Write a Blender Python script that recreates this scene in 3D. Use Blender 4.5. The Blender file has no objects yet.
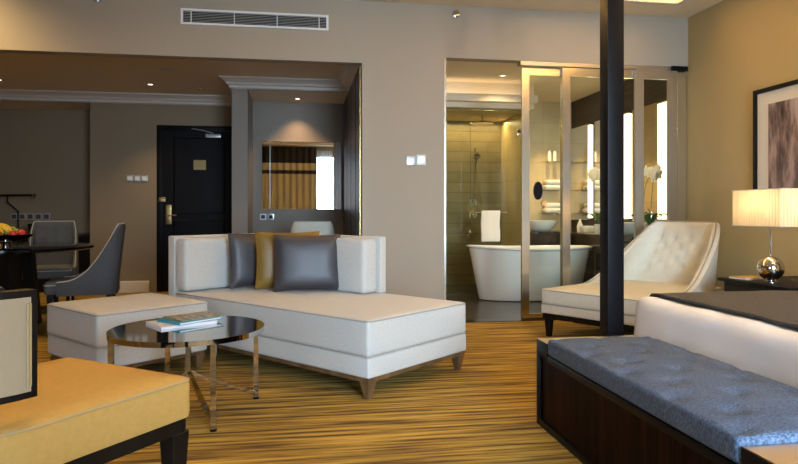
import bpy, bmesh, math, random
from mathutils import Vector, Matrix, noise
random.seed(7)
PI = math.pi
C = bpy.context.scene.collection
# ------------------------------------------------------------------ camera, world, lights, exposure
TH = math.atan(99/630)
cd = bpy.data.cameras.new('camera'); cam = bpy.data.objects.new('camera', cd); C.objects.link(cam)
cam.location = (0, 0, 1.05); cam.rotation_euler = (PI/2, 0, -TH)
cd.sensor_width = 36; cd.lens = 630/798*36; cd.shift_y = -19/798; cd.clip_start = .02
bpy.context.scene.camera = cam
w = bpy.data.worlds.new('world'); bpy.context.scene.world = w; w.use_nodes = True
w.node_tree.nodes['Background'].inputs[0].default_value = (.72, .84, 1, 1)
w.node_tree.nodes['Background'].inputs[1].default_value = 1.0
vs = bpy.context.scene.view_settings
vs.view_transform = 'Standard'; vs.look = 'None'; vs.gamma = 1; vs.use_curve_mapping = False
vs.exposure = 0.48
WARM = (1, .70, .31); DAY = (.60, .80, 1)
def area(name, loc, rot, sx, sy, power, col, spread=PI):
    l = bpy.data.lights.new(name, 'AREA'); l.shape = 'RECTANGLE'; l.size = sx; l.size_y = sy
    l.energy = power; l.color = col; l.spread = spread
    o = bpy.data.objects.new(name, l); C.objects.link(o); o.location = loc; o.rotation_euler = rot; return o
def spot(name, loc, power, col, ang=100, blend=.8, rad=.03, rot=(0, 0, 0)):
    l = bpy.data.lights.new(name, 'SPOT'); l.energy = power; l.color = col; l.spot_size = math.radians(ang)
    l.spot_blend = blend; l.shadow_soft_size = rad
    o = bpy.data.objects.new(name, l); C.objects.link(o); o.location = loc; o.rotation_euler = rot; return o
def point(name, loc, power, col, rad=.05):
    l = bpy.data.lights.new(name, 'POINT'); l.energy = power; l.color = col; l.shadow_soft_size = rad
    o = bpy.data.objects.new(name, l); C.objects.link(o); o.location = loc; return o
area('window_daylight', (1.55, -2.68, 1.5), (PI/2-.24, 0, -.03), 2.2, 2.6, 165, DAY, math.radians(85))
area('window_daylight', (-3.1, -2.68, 1.5), (PI/2-.25, 0, -.85), 2.3, 2.4, 18, DAY, math.radians(75))  # daylight for the added left window, which is never seen
area('cove_light_far', (-.6, 5.74, 3.11), (PI, 0, 0), 8.2, .12, 125, WARM)
area('cove_light_right', (3.72, 2, 3.11), (PI, 0, 0), .12, 6.8, 100, WARM)
for x, y in ((-3.2, 4.6), (-.2, 2.6), (2.6, 2.2), (2.7, 4.6), (-2.6, 2.0)):
    spot('room_downlight', (x, y, 3.17), 5, WARM, 150)
spot('far_wall_fill', (-3.0, 5.0, 3.1), 75, WARM, 120, .9, .04, (.6, 0, 0))  # unseen spots added to warm the upper far wall
spot('far_wall_fill', (2.5, 5.0, 3.1), 7, WARM, 120, .9, .04, (.6, 0, 0))
spot('armchair_downlight', (-.9, 2.2, 3.35), 75, WARM, 42)
spot('right_wall_fill', (3.3, 3.9, 3.02), 22, WARM, 120, .9, .03, (0, .45, 0))  # two unseen spots added to warm the right wall
spot('right_wall_fill', (3.3, 1.9, 3.02), 22, WARM, 120, .9, .03, (0, .45, 0))
# bathroom
spot('bathroom_downlight', (2.45, 7.3, 2.69), 40, (1, .78, .5), 140)
spot('bathroom_downlight', (3.2, 6.9, 2.69), 50, (1, .78, .5), 140)
area('shower_strip', (2.2, 8.80, 2.36), (0, 0, 0), 1.5, .1, 10, (1, .75, .38))
area('bulkhead_strip', (2.1, 7.72, 2.50), (PI, 0, 0), 1.4, .08, 1.0, (1, .8, .52))
# ------------------------------------------------------------------ materials
def new_mat(name):
    m = bpy.data.materials.new(name); m.use_nodes = True
    nt = m.node_tree; return m, nt, nt.nodes['Principled BSDF']
def mat(name, col, rough=.6, metal=0, bump=0, bscale=200, var=0, vscale=8, stretch=(1, 1, 1), coat=0, sheen=0, spec=None):
    m, nt, b = new_mat(name)
    b.inputs['Base Color'].default_value = (*col, 1); b.inputs['Roughness'].default_value = rough
    b.inputs['Metallic'].default_value = metal; b.inputs['Coat Weight'].default_value = coat
    b.inputs['Sheen Weight'].default_value = sheen
    if spec is not None: b.inputs['Specular IOR Level'].default_value = spec
    tc = nt.nodes.new('ShaderNodeTexCoord'); mp = nt.nodes.new('ShaderNodeMapping'); mp.inputs['Scale'].default_value = stretch
    nt.links.new(tc.outputs['Object'], mp.inputs[0])
    if var:
        n = nt.nodes.new('ShaderNodeTexNoise'); n.inputs['Scale'].default_value = vscale; n.inputs['Detail'].default_value = 4
        nt.links.new(mp.outputs[0], n.inputs['Vector'])
        r = nt.nodes.new('ShaderNodeValToRGB'); r.color_ramp.elements[0].position = .3; r.color_ramp.elements[1].position = .7
        r.color_ramp.elements[0].color = (*[max(0, c*(1-var)) for c in col], 1); r.color_ramp.elements[1].color = (*[min(1, c*(1+var)) for c in col], 1)
        nt.links.new(n.outputs['Fac'], r.inputs[0]); nt.links.new(r.outputs[0], b.inputs['Base Color'])
    if bump:
        n = nt.nodes.new('ShaderNodeTexNoise'); n.inputs['Scale'].default_value = bscale
        nt.links.new(mp.outputs[0], n.inputs['Vector'])
        bp = nt.nodes.new('ShaderNodeBump'); bp.inputs['Strength'].default_value = bump; bp.inputs['Distance'].default_value = .004
        nt.links.new(n.outputs['Fac'], bp.inputs['Height']); nt.links.new(bp.outputs[0], b.inputs['Normal'])
    return m
def emit(name, col, s):
    m = bpy.data.materials.new(name); m.use_nodes = True; nt = m.node_tree; nt.nodes.clear()
    e = nt.nodes.new('ShaderNodeEmission'); e.inputs[0].default_value = (*col, 1); e.inputs[1].default_value = s
    o = nt.nodes.new('ShaderNodeOutputMaterial'); nt.links.new(e.outputs[0], o.inputs[0]); return m
def glass_mat(name, tint, refl=.5):
    m = bpy.data.materials.new(name); m.use_nodes = True; nt = m.node_tree; nt.nodes.clear()
    t = nt.nodes.new('ShaderNodeBsdfTransparent'); t.inputs[0].default_value = (*tint, 1)
    g = nt.nodes.new('ShaderNodeBsdfGlossy'); g.inputs['Roughness'].default_value = .0
    f = nt.nodes.new('ShaderNodeFresnel'); f.inputs[0].default_value = 1.45
    mu = nt.nodes.new('ShaderNodeMath'); mu.operation = 'MULTIPLY'; mu.inputs[1].default_value = refl
    mx = nt.nodes.new('ShaderNodeMixShader'); o = nt.nodes.new('ShaderNodeOutputMaterial')
    nt.links.new(f.outputs[0], mu.inputs[0]); nt.links.new(mu.outputs[0], mx.inputs[0])
    nt.links.new(t.outputs[0], mx.inputs[1]); nt.links.new(g.outputs[0], mx.inputs[2]); nt.links.new(mx.outputs[0], o.inputs[0]); return m
M = {}
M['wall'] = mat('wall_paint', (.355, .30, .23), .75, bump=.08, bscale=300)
M['wall_warm_lit'] = mat('warm_lit_wall_paint', (.42, .315, .14), .75, bump=.08, bscale=300)  # right wall: warm lamp light mixed into the paint colour
M['wall_foyer'] = mat('dim_lit_foyer_wall', (.25, .185, .115), .75, bump=.08, bscale=300)  # dimmer foyer light put into a darker, browner wall colour
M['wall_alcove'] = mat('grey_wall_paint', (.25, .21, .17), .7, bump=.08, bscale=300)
M['ceiling'] = mat('ceiling_paint', (.75, .64, .47), .8)
M['trim'] = mat('white_trim', (.62, .57, .52), .5)
M['white_plastic'] = mat('white_plastic', (.75, .75, .74), .35)
M['socket'] = mat('socket_metal', (.45, .45, .46), .3, .6)
M['black'] = mat('black_lacquer', (.005, .004, .005), .4, spec=.12)
M['blackwood'] = mat('black_stained_wood', (.008, .006, .005), .4, spec=.2, var=.4, vscale=20, stretch=(1, 1, .1))
M['chrome'] = mat('chrome', (.62, .60, .57), .06, 1)
M['satin'] = mat('satin_chrome', (.72, .68, .60), .22, 1)
M['champagne'] = mat('champagne_metal', (.50, .45, .37), .38, 1)
M['brass'] = mat('brass', (.60, .45, .2), .3, 1)
M['bronze'] = mat('aged_bronze', (.28, .20, .09), .35, 1)
M['mirror'] = mat('mirror_glass', (.86, .85, .84), .01, 1)
M['cream'] = mat('cream_linen', (.53, .515, .48), .8, bump=.35, bscale=450, var=.05, vscale=60, sheen=.2)
M['cream_pipe'] = mat('cream_piping', (.36, .33, .28), .8)
M['tan'] = mat('golden_cream_fabric', (.50, .30, .075), .75, bump=.35, bscale=450, var=.05, vscale=60)
M['tan_pipe'] = mat('tan_piping', (.45, .32, .15), .8)
M['chaise'] = mat('ivory_chaise_fabric', (.64, .60, .49), .75, bump=.3, bscale=400, var=.04, vscale=50)
M['walnut'] = mat('walnut_leg', (.13, .07, .03), .4, var=.4, vscale=15, stretch=(1, 1, .15))
M['slate'] = mat('slate_fabric', (.050, .056, .068), .7, bump=.3, bscale=400, var=.12, vscale=60)
M['slate_in'] = mat('slate_fabric_tufted', (.085, .088, .095), .75, bump=.3, bscale=400)
M['piping_light'] = mat('pale_piping', (.40, .38, .36), .6)
M['bench'] = mat('blue_grey_tweed', (.085, .120, .190), .7, bump=.7, bscale=200, var=.7, vscale=100, stretch=(1, 3.5, 1), spec=.25)
M['duvet'] = mat('white_duvet', (.88, .86, .87), .8, bump=.15, bscale=30)
M['runner'] = mat('dark_runner', (.060, .054, .050), .8, bump=.6, bscale=120, var=.35, vscale=60)
M['pillow_dark'] = mat('gunmetal_silk', (.040, .036, .042), .48, bump=.15, bscale=60, var=.12, vscale=30, stretch=(6, 1, .5), spec=.7)
M['pillow_gold'] = mat('mustard_silk', (.21, .115, .018), .42, bump=.25, bscale=90, var=.15, vscale=30, stretch=(6, 1, .5))
M['blackglass'] = mat('black_glass', (.004, .004, .005), .06, spec=.3)
M['porcelain'] = mat('white_porcelain', (.80, .79, .74), .12, coat=.4)
M['towel'] = mat('white_towel', (.82, .80, .74), .95, bump=.6, bscale=300)
M['book_white'] = mat('white_book_cover', (.70, .70, .78), .4)
M['book_teal'] = mat('teal_book_cover', (.03, .26, .34), .35)
M['paper'] = mat('paper_edges', (.72, .71, .74), .8)
M['banana'] = mat('banana_skin', (.80, .52, .05), .5, var=.15, vscale=20)
M['apple'] = mat('red_apple_skin', (.50, .03, .02), .35, var=.3, vscale=15)
M['orange'] = mat('orange_skin', (.75, .25, .02), .5, bump=.3, bscale=150)
M['grape'] = mat('green_grape_skin', (.30, .42, .05), .25)
M['leaf'] = mat('orchid_leaf', (.05, .14, .02), .4)
M['petal'] = mat('white_petal', (.82, .78, .70), .6)
M['stem'] = mat('plant_stem', (.10, .16, .03), .6)
M['stone_top'] = mat('dark_marble', (.030, .022, .016), .15, var=.6, vscale=6)
M['sheer'] = mat('sheer_curtain', (.85, .88, .92), .9)
M['dark_mirror'] = mat('bronze_mirror', (.10, .09, .075), .05, 1)
M['glass'] = glass_mat('clear_glass', (.95, .97, .94), .8)
M['shower_glass'] = glass_mat('green_shower_glass', (.86, .90, .80), .9)
M['strip'] = emit('warm_light_strip', (1, .86, .50), 2.2)
M['bulb'] = emit('downlight_bulb', (1, .82, .55), 3)

def brick_mat(name, c1, c2, mortar, bw, bh, ms, rough, axes='xz', var=.2):
    m, nt, b = new_mat(name); b.inputs['Roughness'].default_value = rough
    tc = nt.nodes.new('ShaderNodeTexCoord'); se = nt.nodes.new('ShaderNodeSeparateXYZ'); co = nt.nodes.new('ShaderNodeCombineXYZ')
    nt.links.new(tc.outputs['Object'], se.inputs[0])
    nt.links.new(se.outputs['XYZ'.index(axes[0].upper())], co.inputs[0]); nt.links.new(se.outputs['XYZ'.index(axes[1].upper())], co.inputs[1])
    k = nt.nodes.new('ShaderNodeTexBrick'); k.offset = 0; k.inputs['Scale'].default_value = 1
    k.inputs['Brick Width'].default_value = bw; k.inputs['Row Height'].default_value = bh; k.inputs['Mortar Size'].default_value = ms
    k.inputs['Color1'].default_value = (*c1, 1); k.inputs['Color2'].default_value = (*c2, 1); k.inputs['Mortar'].default_value = (*mortar, 1)
    nt.links.new(co.outputs[0], k.inputs['Vector'])
    n = nt.nodes.new('ShaderNodeTexNoise'); n.inputs['Scale'].default_value = 5; n.inputs['Detail'].default_value = 6
    nt.links.new(tc.outputs['Object'], n.inputs['Vector'])
    mp = nt.nodes.new('ShaderNodeMapRange'); mp.inputs[3].default_value = 1-var; mp.inputs[4].default_value = 1+var
    nt.links.new(n.outputs['Fac'], mp.inputs[0])
    mx = nt.nodes.new('ShaderNodeVectorMath'); mx.operation = 'SCALE'
    nt.links.new(k.outputs['Color'], mx.inputs[0]); nt.links.new(mp.outputs[0], mx.inputs['Scale']); nt.links.new(mx.outputs[0], b.inputs['Base Color'])
    return m
M['bath_floor'] = brick_mat('dark_stone_tile', (.050, .046, .042), (.064, .058, .052), (.02, .018, .016), .6, .6, .006, .22, 'xy', .4)
M['shower_tile'] = brick_mat('olive_stone_tile', (.25, .185, .10), (.30, .225, .13), (.12, .09, .05), .62, .15, .004, .3, 'xz', .25)
M['niche_tile'] = brick_mat('honey_stone_tile', (.58, .44, .24), (.62, .48, .27), (.42, .31, .16), .9, .3, .003, .4, 'xz', .15)
def streak(name, cols, scale, stretch, rough, bump=0, detail=6):
    m, nt, b = new_mat(name); b.inputs['Roughness'].default_value = rough
    tc = nt.nodes.new('ShaderNodeTexCoord'); mp = nt.nodes.new('ShaderNodeMapping'); mp.inputs['Scale'].default_value = stretch
    nt.links.new(tc.outputs['Object'], mp.inputs[0])
    n = nt.nodes.new('ShaderNodeTexNoise'); n.inputs['Scale'].default_value = scale; n.inputs['Detail'].default_value = detail; n.inputs['Roughness'].default_value = .62
    nt.links.new(mp.outputs[0], n.inputs['Vector'])
    r = nt.nodes.new('ShaderNodeValToRGB'); cr = r.color_ramp
    while len(cr.elements) < len(cols): cr.elements.new(.5)
    for e, (p, c) in zip(cr.elements, cols): e.position = p; e.color = (*c, 1)
    nt.links.new(n.outputs['Fac'], r.inputs[0]); nt.links.new(r.outputs[0], b.inputs['Base Color'])
    if bump:
        bp = nt.nodes.new('ShaderNodeBump'); bp.inputs['Strength'].default_value = bump; bp.inputs['Distance'].default_value = .006
        nt.links.new(n.outputs['Fac'], bp.inputs['Height']); nt.links.new(bp.outputs[0], b.inputs['Normal'])
    return m
M['carpet'] = streak('golden_striped_carpet', [(.39, (.070, .034, .003)), (.46, (.22, .12, .010)), (.53, (.36, .215, .022)), (.62, (.54, .345, .055))], 1.0, (1.3, 33, 1), .95, .5)
M['ebony'] = streak('ebony_veneer', [(.38, (.0015, .0005, .0005)), (.5, (.007, .002, .002)), (.62, (.022, .006, .005))], 1.0, (35, 35, 1.2), .45)
M['ebony'].node_tree.nodes['Principled BSDF'].inputs['Specular IOR Level'].default_value = .05
M['wardrobe'] = streak('wardrobe_veneer', [(.35, (.020, .012, .007)), (.65, (.060, .036, .020))], 1.0, (20, 20, .8), .3)
M['vanity_wood'] = streak('dark_oak_slats', [(.35, (.020, .012, .007)), (.65, (.065, .040, .024))], 1.0, (1, 1, 30), .5)
M['print'] = streak('bark_photograph', [(.36, (.03, .016, .014)), (.47, (.16, .105, .095)), (.56, (.34, .25, .23)), (.7, (.48, .38, .35))], 1.0, (9, 9, 2.2), .5, 0, 12)
M['mat_board'] = mat('cream_mat_board', (.62, .58, .50), .8)
M['curtain'] = mat('gold_curtain', (.50, .44, .30), .6)
M['curtain_black'] = mat('black_curtain_band', (.01, .009, .012), .6)
def sheer_mat():
    m, nt, b = new_mat('sheer_voile'); nt.nodes.remove(b)
    t = nt.nodes.new('ShaderNodeBsdfTranslucent'); t.inputs[0].default_value = (.92, .94, .97, 1)
    p = nt.nodes.new('ShaderNodeBsdfTransparent'); p.inputs[0].default_value = (.9, .93, .97, 1)
    x = nt.nodes.new('ShaderNodeMixShader'); x.inputs[0].default_value = .45
    nt.links.new(t.outputs[0], x.inputs[1]); nt.links.new(p.outputs[0], x.inputs[2]); nt.links.new(x.outputs[0], nt.nodes['Material Output'].inputs[0]); return m
M['sheer'] = sheer_mat()
# pleated lit lamp shade
def shade_mat():
    m, nt, b = new_mat('pleated_shade'); b.inputs['Base Color'].default_value = (.85, .72, .5, 1); b.inputs['Roughness'].default_value = .9
    nt.nodes.remove(b); d = nt.nodes.new('ShaderNodeBsdfDiffuse'); d.inputs[0].default_value = (.80, .68, .48, 1)
    t = nt.nodes.new('ShaderNodeBsdfTranslucent'); t.inputs[0].default_value = (.95, .80, .55, 1)
    x = nt.nodes.new('ShaderNodeMixShader'); x.inputs[0].default_value = .55
    nt.links.new(d.outputs[0], x.inputs[1]); nt.links.new(t.outputs[0], x.inputs[2]); nt.links.new(x.outputs[0], nt.nodes['Material Output'].inputs[0]); return m
M['shade'] = shade_mat()

# ------------------------------------------------------------------ geometry helpers
def finish(bm, name, m, parent=None, smooth=False):
    bmesh.ops.recalc_face_normals(bm, faces=bm.faces)
    me = bpy.data.meshes.new(name); bm.to_mesh(me); bm.free()
    for mm in (m if isinstance(m, (list, tuple)) else [m]): me.materials.append(M[mm])
    if smooth:
        me.polygons.foreach_set('use_smooth', [True]*len(me.polygons))
        try: me.set_sharp_from_angle(angle=math.radians(40))
        except Exception: pass
    o = bpy.data.objects.new(name, me); C.objects.link(o)
    if parent: o.parent = parent
    return o
def tag(o, label=None, cat=None, group=None, kind=None):
    if label: o['label'] = label
    if cat: o['category'] = cat
    if group: o['group'] = group
    if kind: o['kind'] = kind
    return o
def thing(name, label, cat, loc=(0, 0, 0), rz=0, group=None, kind=None):
    o = bpy.data.objects.new(name, None); C.objects.link(o); o.location = loc; o.rotation_euler = (0, 0, rz); o.empty_display_size = .1
    return tag(o, label, cat, group, kind)
def box(bm, x0, y0, z0, x1, y1, z1, mi=0):
    v = [bm.verts.new(p) for p in ((x0, y0, z0), (x1, y0, z0), (x1, y1, z0), (x0, y1, z0), (x0, y0, z1), (x1, y0, z1), (x1, y1, z1), (x0, y1, z1))]
    for f in ((0, 3, 2, 1), (4, 5, 6, 7), (0, 1, 5, 4), (1, 2, 6, 5), (2, 3, 7, 6), (3, 0, 4, 7)):
        bm.faces.new([v[i] for i in f]).material_index = mi
    return v
def boxes(name, m, lst, parent=None, bevel=0):
    bm = bmesh.new()
    for b in lst: box(bm, *b)
    if bevel: bmesh.ops.bevel(bm, geom=bm.edges[:], offset=bevel, segments=2, affect='EDGES', profile=.6)
    return finish(bm, name, m, parent, smooth=bevel > 0)
def frame_axes(d):
    d = d.normalized(); up = Vector((0, 0, 1)) if abs(d.z) < .95 else Vector((1, 0, 0))
    a = d.cross(up).normalized(); return a, d.cross(a).normalized()
def sweep(bm, pts, r, n=8, closed=False, caps=True):
    pts = [Vector(p) for p in pts]; rings = []
    rr = r if isinstance(r, (list, tuple)) else [r]*len(pts)
    a = None
    for i, p in enumerate(pts):
        if closed: d = pts[(i+1) % len(pts)]-pts[i-1]
        else: d = pts[min(i+1, len(pts)-1)]-pts[max(i-1, 0)]
        if a is None: a, b = frame_axes(d)
        else:
            d.normalize(); a = (a-d*a.dot(d)).normalized(); b = d.cross(a)
        rings.append([bm.verts.new(p+(a*math.cos(2*PI*k/n)+b*math.sin(2*PI*k/n))*rr[i]) for k in range(n)])
    m = len(rings)
    for i in range(m if closed else m-1):
        A, B = rings[i], rings[(i+1) % m]
        for k in range(n): bm.faces.new((A[k], A[(k+1) % n], B[(k+1) % n], B[k]))
    if not closed and caps: bm.faces.new(rings[0][::-1]); bm.faces.new(rings[-1])
def tube(name, m, pts, r, parent=None, n=8, closed=False):
    bm = bmesh.new(); sweep(bm, pts, r, n, closed); return finish(bm, name, m, parent, True)
def bar(bm, p0, p1, w, h):   # rectangular bar between two points
    p0, p1 = Vector(p0), Vector(p1); d = (p1-p0); a, b = frame_axes(d); r = []
    for p in (p0, p1): r.append([bm.verts.new(p+a*sx*w/2+b*sy*h/2) for sx, sy in ((-1, -1), (1, -1), (1, 1), (-1, 1))])
    for k in range(4): bm.faces.new((r[0][k], r[0][(k+1) % 4], r[1][(k+1) % 4], r[1][k]))
    bm.faces.new(r[0][::-1]); bm.faces.new(r[1])
def lathe(bm, prof, c=(0, 0, 0), n=32, sx=1, sy=1):
    rings = []
    for r, z in prof:
        if r < 1e-5: rings.append([bm.verts.new((c[0], c[1], c[2]+z))])
        else: rings.append([bm.verts.new((c[0]+r*sx*math.cos(2*PI*k/n), c[1]+r*sy*math.sin(2*PI*k/n), c[2]+z)) for k in range(n)])
    for A, B in zip(rings, rings[1:]):
        for k in range(n):
            q = [A[k % len(A)], A[(k+1) % n % len(A)], B[(k+1) % n % len(B)], B[k % len(B)]]
            u = []
            for v in q:
                if v not in u: u.append(v)
            if len(u) > 2: bm.faces.new(u)
    if len(rings[0]) > 1: bm.faces.new(rings[0][::-1])
    if len(rings[-1]) > 1: bm.faces.new(rings[-1])
def lathed(name, m, prof, c=(0, 0, 0), parent=None, n=32, sx=1, sy=1):
    bm = bmesh.new(); lathe(bm, prof, c, n, sx, sy); return finish(bm, name, m, parent, True)
def taper_leg(name, m, x, y, z0, z1, wt, wb, parent, dx=0, dy=0):
    bm = bmesh.new(); v = []
    for z, w_, ox, oy in ((z0, wb, dx, dy), (z1, wt, 0, 0)):
        v.append([bm.verts.new((x+ox+a*w_/2, y+oy+b*w_/2, z)) for a, b in ((-1, -1), (1, -1), (1, 1), (-1, 1))])
    for k in range(4): bm.faces.new((v[0][k], v[0][(k+1) % 4], v[1][(k+1) % 4], v[1][k]))
    bm.faces.new(v[0][::-1]); bm.faces.new(v[1])
    bmesh.ops.bevel(bm, geom=bm.edges[:], offset=.003, segments=1, affect='EDGES')
    return finish(bm, name, m, parent)
def axis_coords(h, r, n):
    a = [-h]+[-h+r*(1-math.cos(t*PI/2/4)) for t in range(1, 4)]+[-h+r+(2*h-2*r)*i/n for i in range(n+1)]
    return a+[h-r*(1-math.cos(t*PI/2/4)) for t in range(3, 0, -1)]+[h]
def gbox(sx, sy, sz, r, nx=8, ny=8, nz=3, fn=None, base=True):
    """rounded box centred in x,y with z from 0 to sz; fn(p)->p deforms"""
    bm = bmesh.new(); h = (sx/2, sy/2, sz/2); r = min(r, *[q*.98 for q in h])
    co = [axis_coords(h[i], r, n) for i, n in enumerate((nx, ny, nz))]
    def q(p):
        k = Vector([max(-h[i]+r, min(h[i]-r, p[i])) for i in range(3)]); d = Vector(p)-k
        if d.length > 1e-9: d = d.normalized()*r
        o = k+d; o.z += sz/2
        return fn(o) if fn else o
    for ax in range(3):
        u, v_ = [i for i in range(3) if i != ax]
        for s in (-1, 1):
            g = []
            for a in co[u]:
                row = []
                for b in co[v_]:
                    p = [0, 0, 0]; p[ax] = s*h[ax]; p[u] = a; p[v_] = b; row.append(bm.verts.new(q(p)))
                g.append(row)
            for i in range(len(g)-1):
                for j in range(len(g[0])-1): bm.faces.new((g[i][j], g[i+1][j], g[i+1][j+1], g[i][j+1]))
    bmesh.ops.remove_doubles(bm, verts=bm.verts[:], dist=1e-5)
    return bm
def cushion(name, m, sx, sy, sz, r, loc, parent, puff=.015, tufts=None, td=.012, tw=.035, nx=10, ny=10, fn2=None):
    hx, hy = sx/2, sy/2
    def fn(p):
        if p.z > sz*.5:
            k = (p.z/sz-.5)*2
            p.z += k*puff*max(0, 1-(p.x/hx)**2)*max(0, 1-(p.y/hy)**2)
            if tufts:
                for tx, ty in tufts:
                    d2 = (p.x-tx)**2+(p.y-ty)**2
                    if d2 < .03: p.z -= k*td*math.exp(-d2/(tw*tw))
        if fn2: p = fn2(p)
        return p
    bm = gbox(sx, sy, sz, r, nx, ny, 3, fn)
    bmesh.ops.translate(bm, vec=loc, verts=bm.verts)
    return finish(bm, name, m, parent, True)
def rrect(hx, hy, r, z, n=5):
    pts = []
    for cx, cy, a0 in ((hx-r, hy-r, 0), (-hx+r, hy-r, PI/2), (-hx+r, -hy+r, PI), (hx-r, -hy+r, 1.5*PI)):
        for k in range(n+1):
            a = a0+PI/2*k/n; pts.append((cx+r*math.cos(a), cy+r*math.sin(a), z))
    return pts
def piping(parent, hx, hy, r, z, m, c=(0, 0), rad=.0045):
    return tube('piping', m, [(x+c[0], y+c[1], zz) for x, y, zz in rrect(hx, hy, r, z)], rad, parent, 6, True)
def crown(name, m, path, prof, closed=False, right=True):
    """sweep profile [(out, z)] along plan path; out goes to the right hand side of travel"""
    P = [Vector(p) for p in path]; n = len(P); rings = []; bm = bmesh.new()
    def nrm(a, b):
        d = (b-a).normalized(); return Vector((d.y, -d.x))
    for i in range(n):
        ns = []
        if i > 0 or closed: ns.append(nrm(P[i-1], P[i]))
        if i < n-1 or closed: ns.append(nrm(P[i], P[(i+1) % n]))
        if len(ns) == 2: a = ns[0]+ns[1]; k = a/(a.dot(ns[0]))
        else: k = ns[0]
        rings.append([bm.verts.new((P[i].x+k.x*o, P[i].y+k.y*o, z)) for o, z in prof])
    m_ = len(prof)
    for i in range(n if closed else n-1):
        A, B = rings[i], rings[(i+1) % n]
        for k in range(m_): bm.faces.new((A[k], A[(k+1) % m_], B[(k+1) % m_], B[k]))
    if not closed: bm.faces.new(rings[0][::-1]); bm.faces.new(rings[-1])
    return tag(finish(bm, name, m), kind='structure')
def struct(name, m, lst): return tag(boxes(name, m, lst), kind='structure')
def copy_tree(o, parent=None):
    c = o.copy(); C.objects.link(c); c.parent = parent
    for ch in list(o.children): copy_tree(ch, c)
    return c

# ------------------------------------------------------------------ the setting
YW, XR, ZC = 5.86, 3.89, 3.03
ZF = 2.62
struct('floor', 'carpet', [(-5, -2.2, -.1, XR, YW, 0), (-5, YW, -.1, .60, 9.5, 0)])
struct('floor', 'bath_floor', [(.60, YW, -.1, 4.15, 9.1, .002)])
struct('wall_far', 'wall', [(.572, YW, 0, 1.355, YW+.12, ZC), (-5, YW, 2.45, .572, YW+.12, ZC), (1.355, YW, 2.53, XR, YW+.12, ZC)])
struct('wall_right', 'wall_warm_lit', [(XR, -2.2, 0, XR+.12, YW+.06, 3.45)])
struct('wall_left', 'wall', [(-5.12, -2.2, 0, -5, 9.5, 3.45)])
struct('wall_back', 'wall', [(-5, -2.35, 0, -4.3, -2.2, 3.45), (-1.9, -2.35, 0, .45, -2.2, 3.45), (2.6, -2.35, 0, XR, -2.2, 3.45), (.45, -2.35, 2.75, 2.6, -2.2, 3.45), (.45, -2.35, 0, 2.6, -2.2, .1), (-4.3, -2.35, 2.75, -1.9, -2.2, 3.45), (-4.3, -2.35, 0, -1.9, -2.2, .1)])
struct('ceiling', 'ceiling', [(-5, 5.52, ZC, XR, YW, ZC+.06), (3.57, -2.2, ZC, XR, 5.52, ZC+.06), (-5, -2.2, ZC, 3.57, -1.8, ZC+.06), (-5, -1.8, ZC, -4.2, 5.52, ZC+.06),
                              (-5, -2.2, 3.45, XR, YW+.12, 3.55), (-5, YW, ZC+.0601, XR, YW+.12, 3.45)])
struct('ceiling', 'ceiling', [(-5, YW+.12, ZF, .60, 9.5, ZF+.06)])
struct('ceiling', 'ceiling', [(-.605, 7.56, 2.5, .572, 8.39, 2.56), (-5, 8.80, 2.5, -2.72, 9.5, 2.56)])
struct('ceiling', 'ceiling', [(1.355, YW+.12, 2.72, 4.05, 9.0, 2.8)])
crown('trim_1', 'trim', [(-4.2, -1.8), (-4.2, 5.52), (3.57, 5.52), (3.57, -1.8)],
      [(0, ZC-.004), (0, ZC+.07), (.012, ZC+.07), (.02, ZC+.045), (.05, ZC+.02), (.055, ZC-.004)], closed=True)
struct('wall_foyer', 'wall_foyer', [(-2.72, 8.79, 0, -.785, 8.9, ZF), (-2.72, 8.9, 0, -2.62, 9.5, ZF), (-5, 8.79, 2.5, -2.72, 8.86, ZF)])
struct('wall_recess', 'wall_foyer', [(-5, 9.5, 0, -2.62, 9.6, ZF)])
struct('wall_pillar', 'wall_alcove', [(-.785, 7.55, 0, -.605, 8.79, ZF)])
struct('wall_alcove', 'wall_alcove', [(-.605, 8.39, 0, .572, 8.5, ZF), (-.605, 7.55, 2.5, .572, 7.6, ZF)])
struct('wall_closet', 'wardrobe', [(.572, YW+.12, 0, .66, 8.39, ZF)])
for i, y in enumerate((6.55, 7.15, 7.75)):
    struct('trim_%d' % (2+i), 'black', [(.569, y, .05, .573, y+.012, 2.49)])
struct('trim_5', 'brass', [(.560, YW+.10, 0, .573, YW+.13, 2.45)])
cp = [(0, ZF), (.13, ZF), (.13, ZF-.018), (.10, ZF-.03), (.065, ZF-.055), (.055, ZF-.075), (.03, ZF-.085), (.03, ZF-.112), (0, ZF-.125)]
crown('trim_6', 'trim', [(-4.99, 8.79), (-.785, 8.79), (-.785, 7.55), (.572, 7.55), (.572, YW+.12)], cp)
bp = [(0, 0), (0, .15), (.012, .15), (.018, .135), (.018, 0)]
crown('baseboard_foyer', 'trim', [(-2.72, 9.5), (-2.72, 8.79), (-1.98, 8.79)][1:], bp)
crown('baseboard_recess', 'trim', [(-4.99, 9.5), (-2.74, 9.5)], bp)
crown('baseboard_far', 'trim', [(.60, YW), (1.33, YW)], bp)
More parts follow.
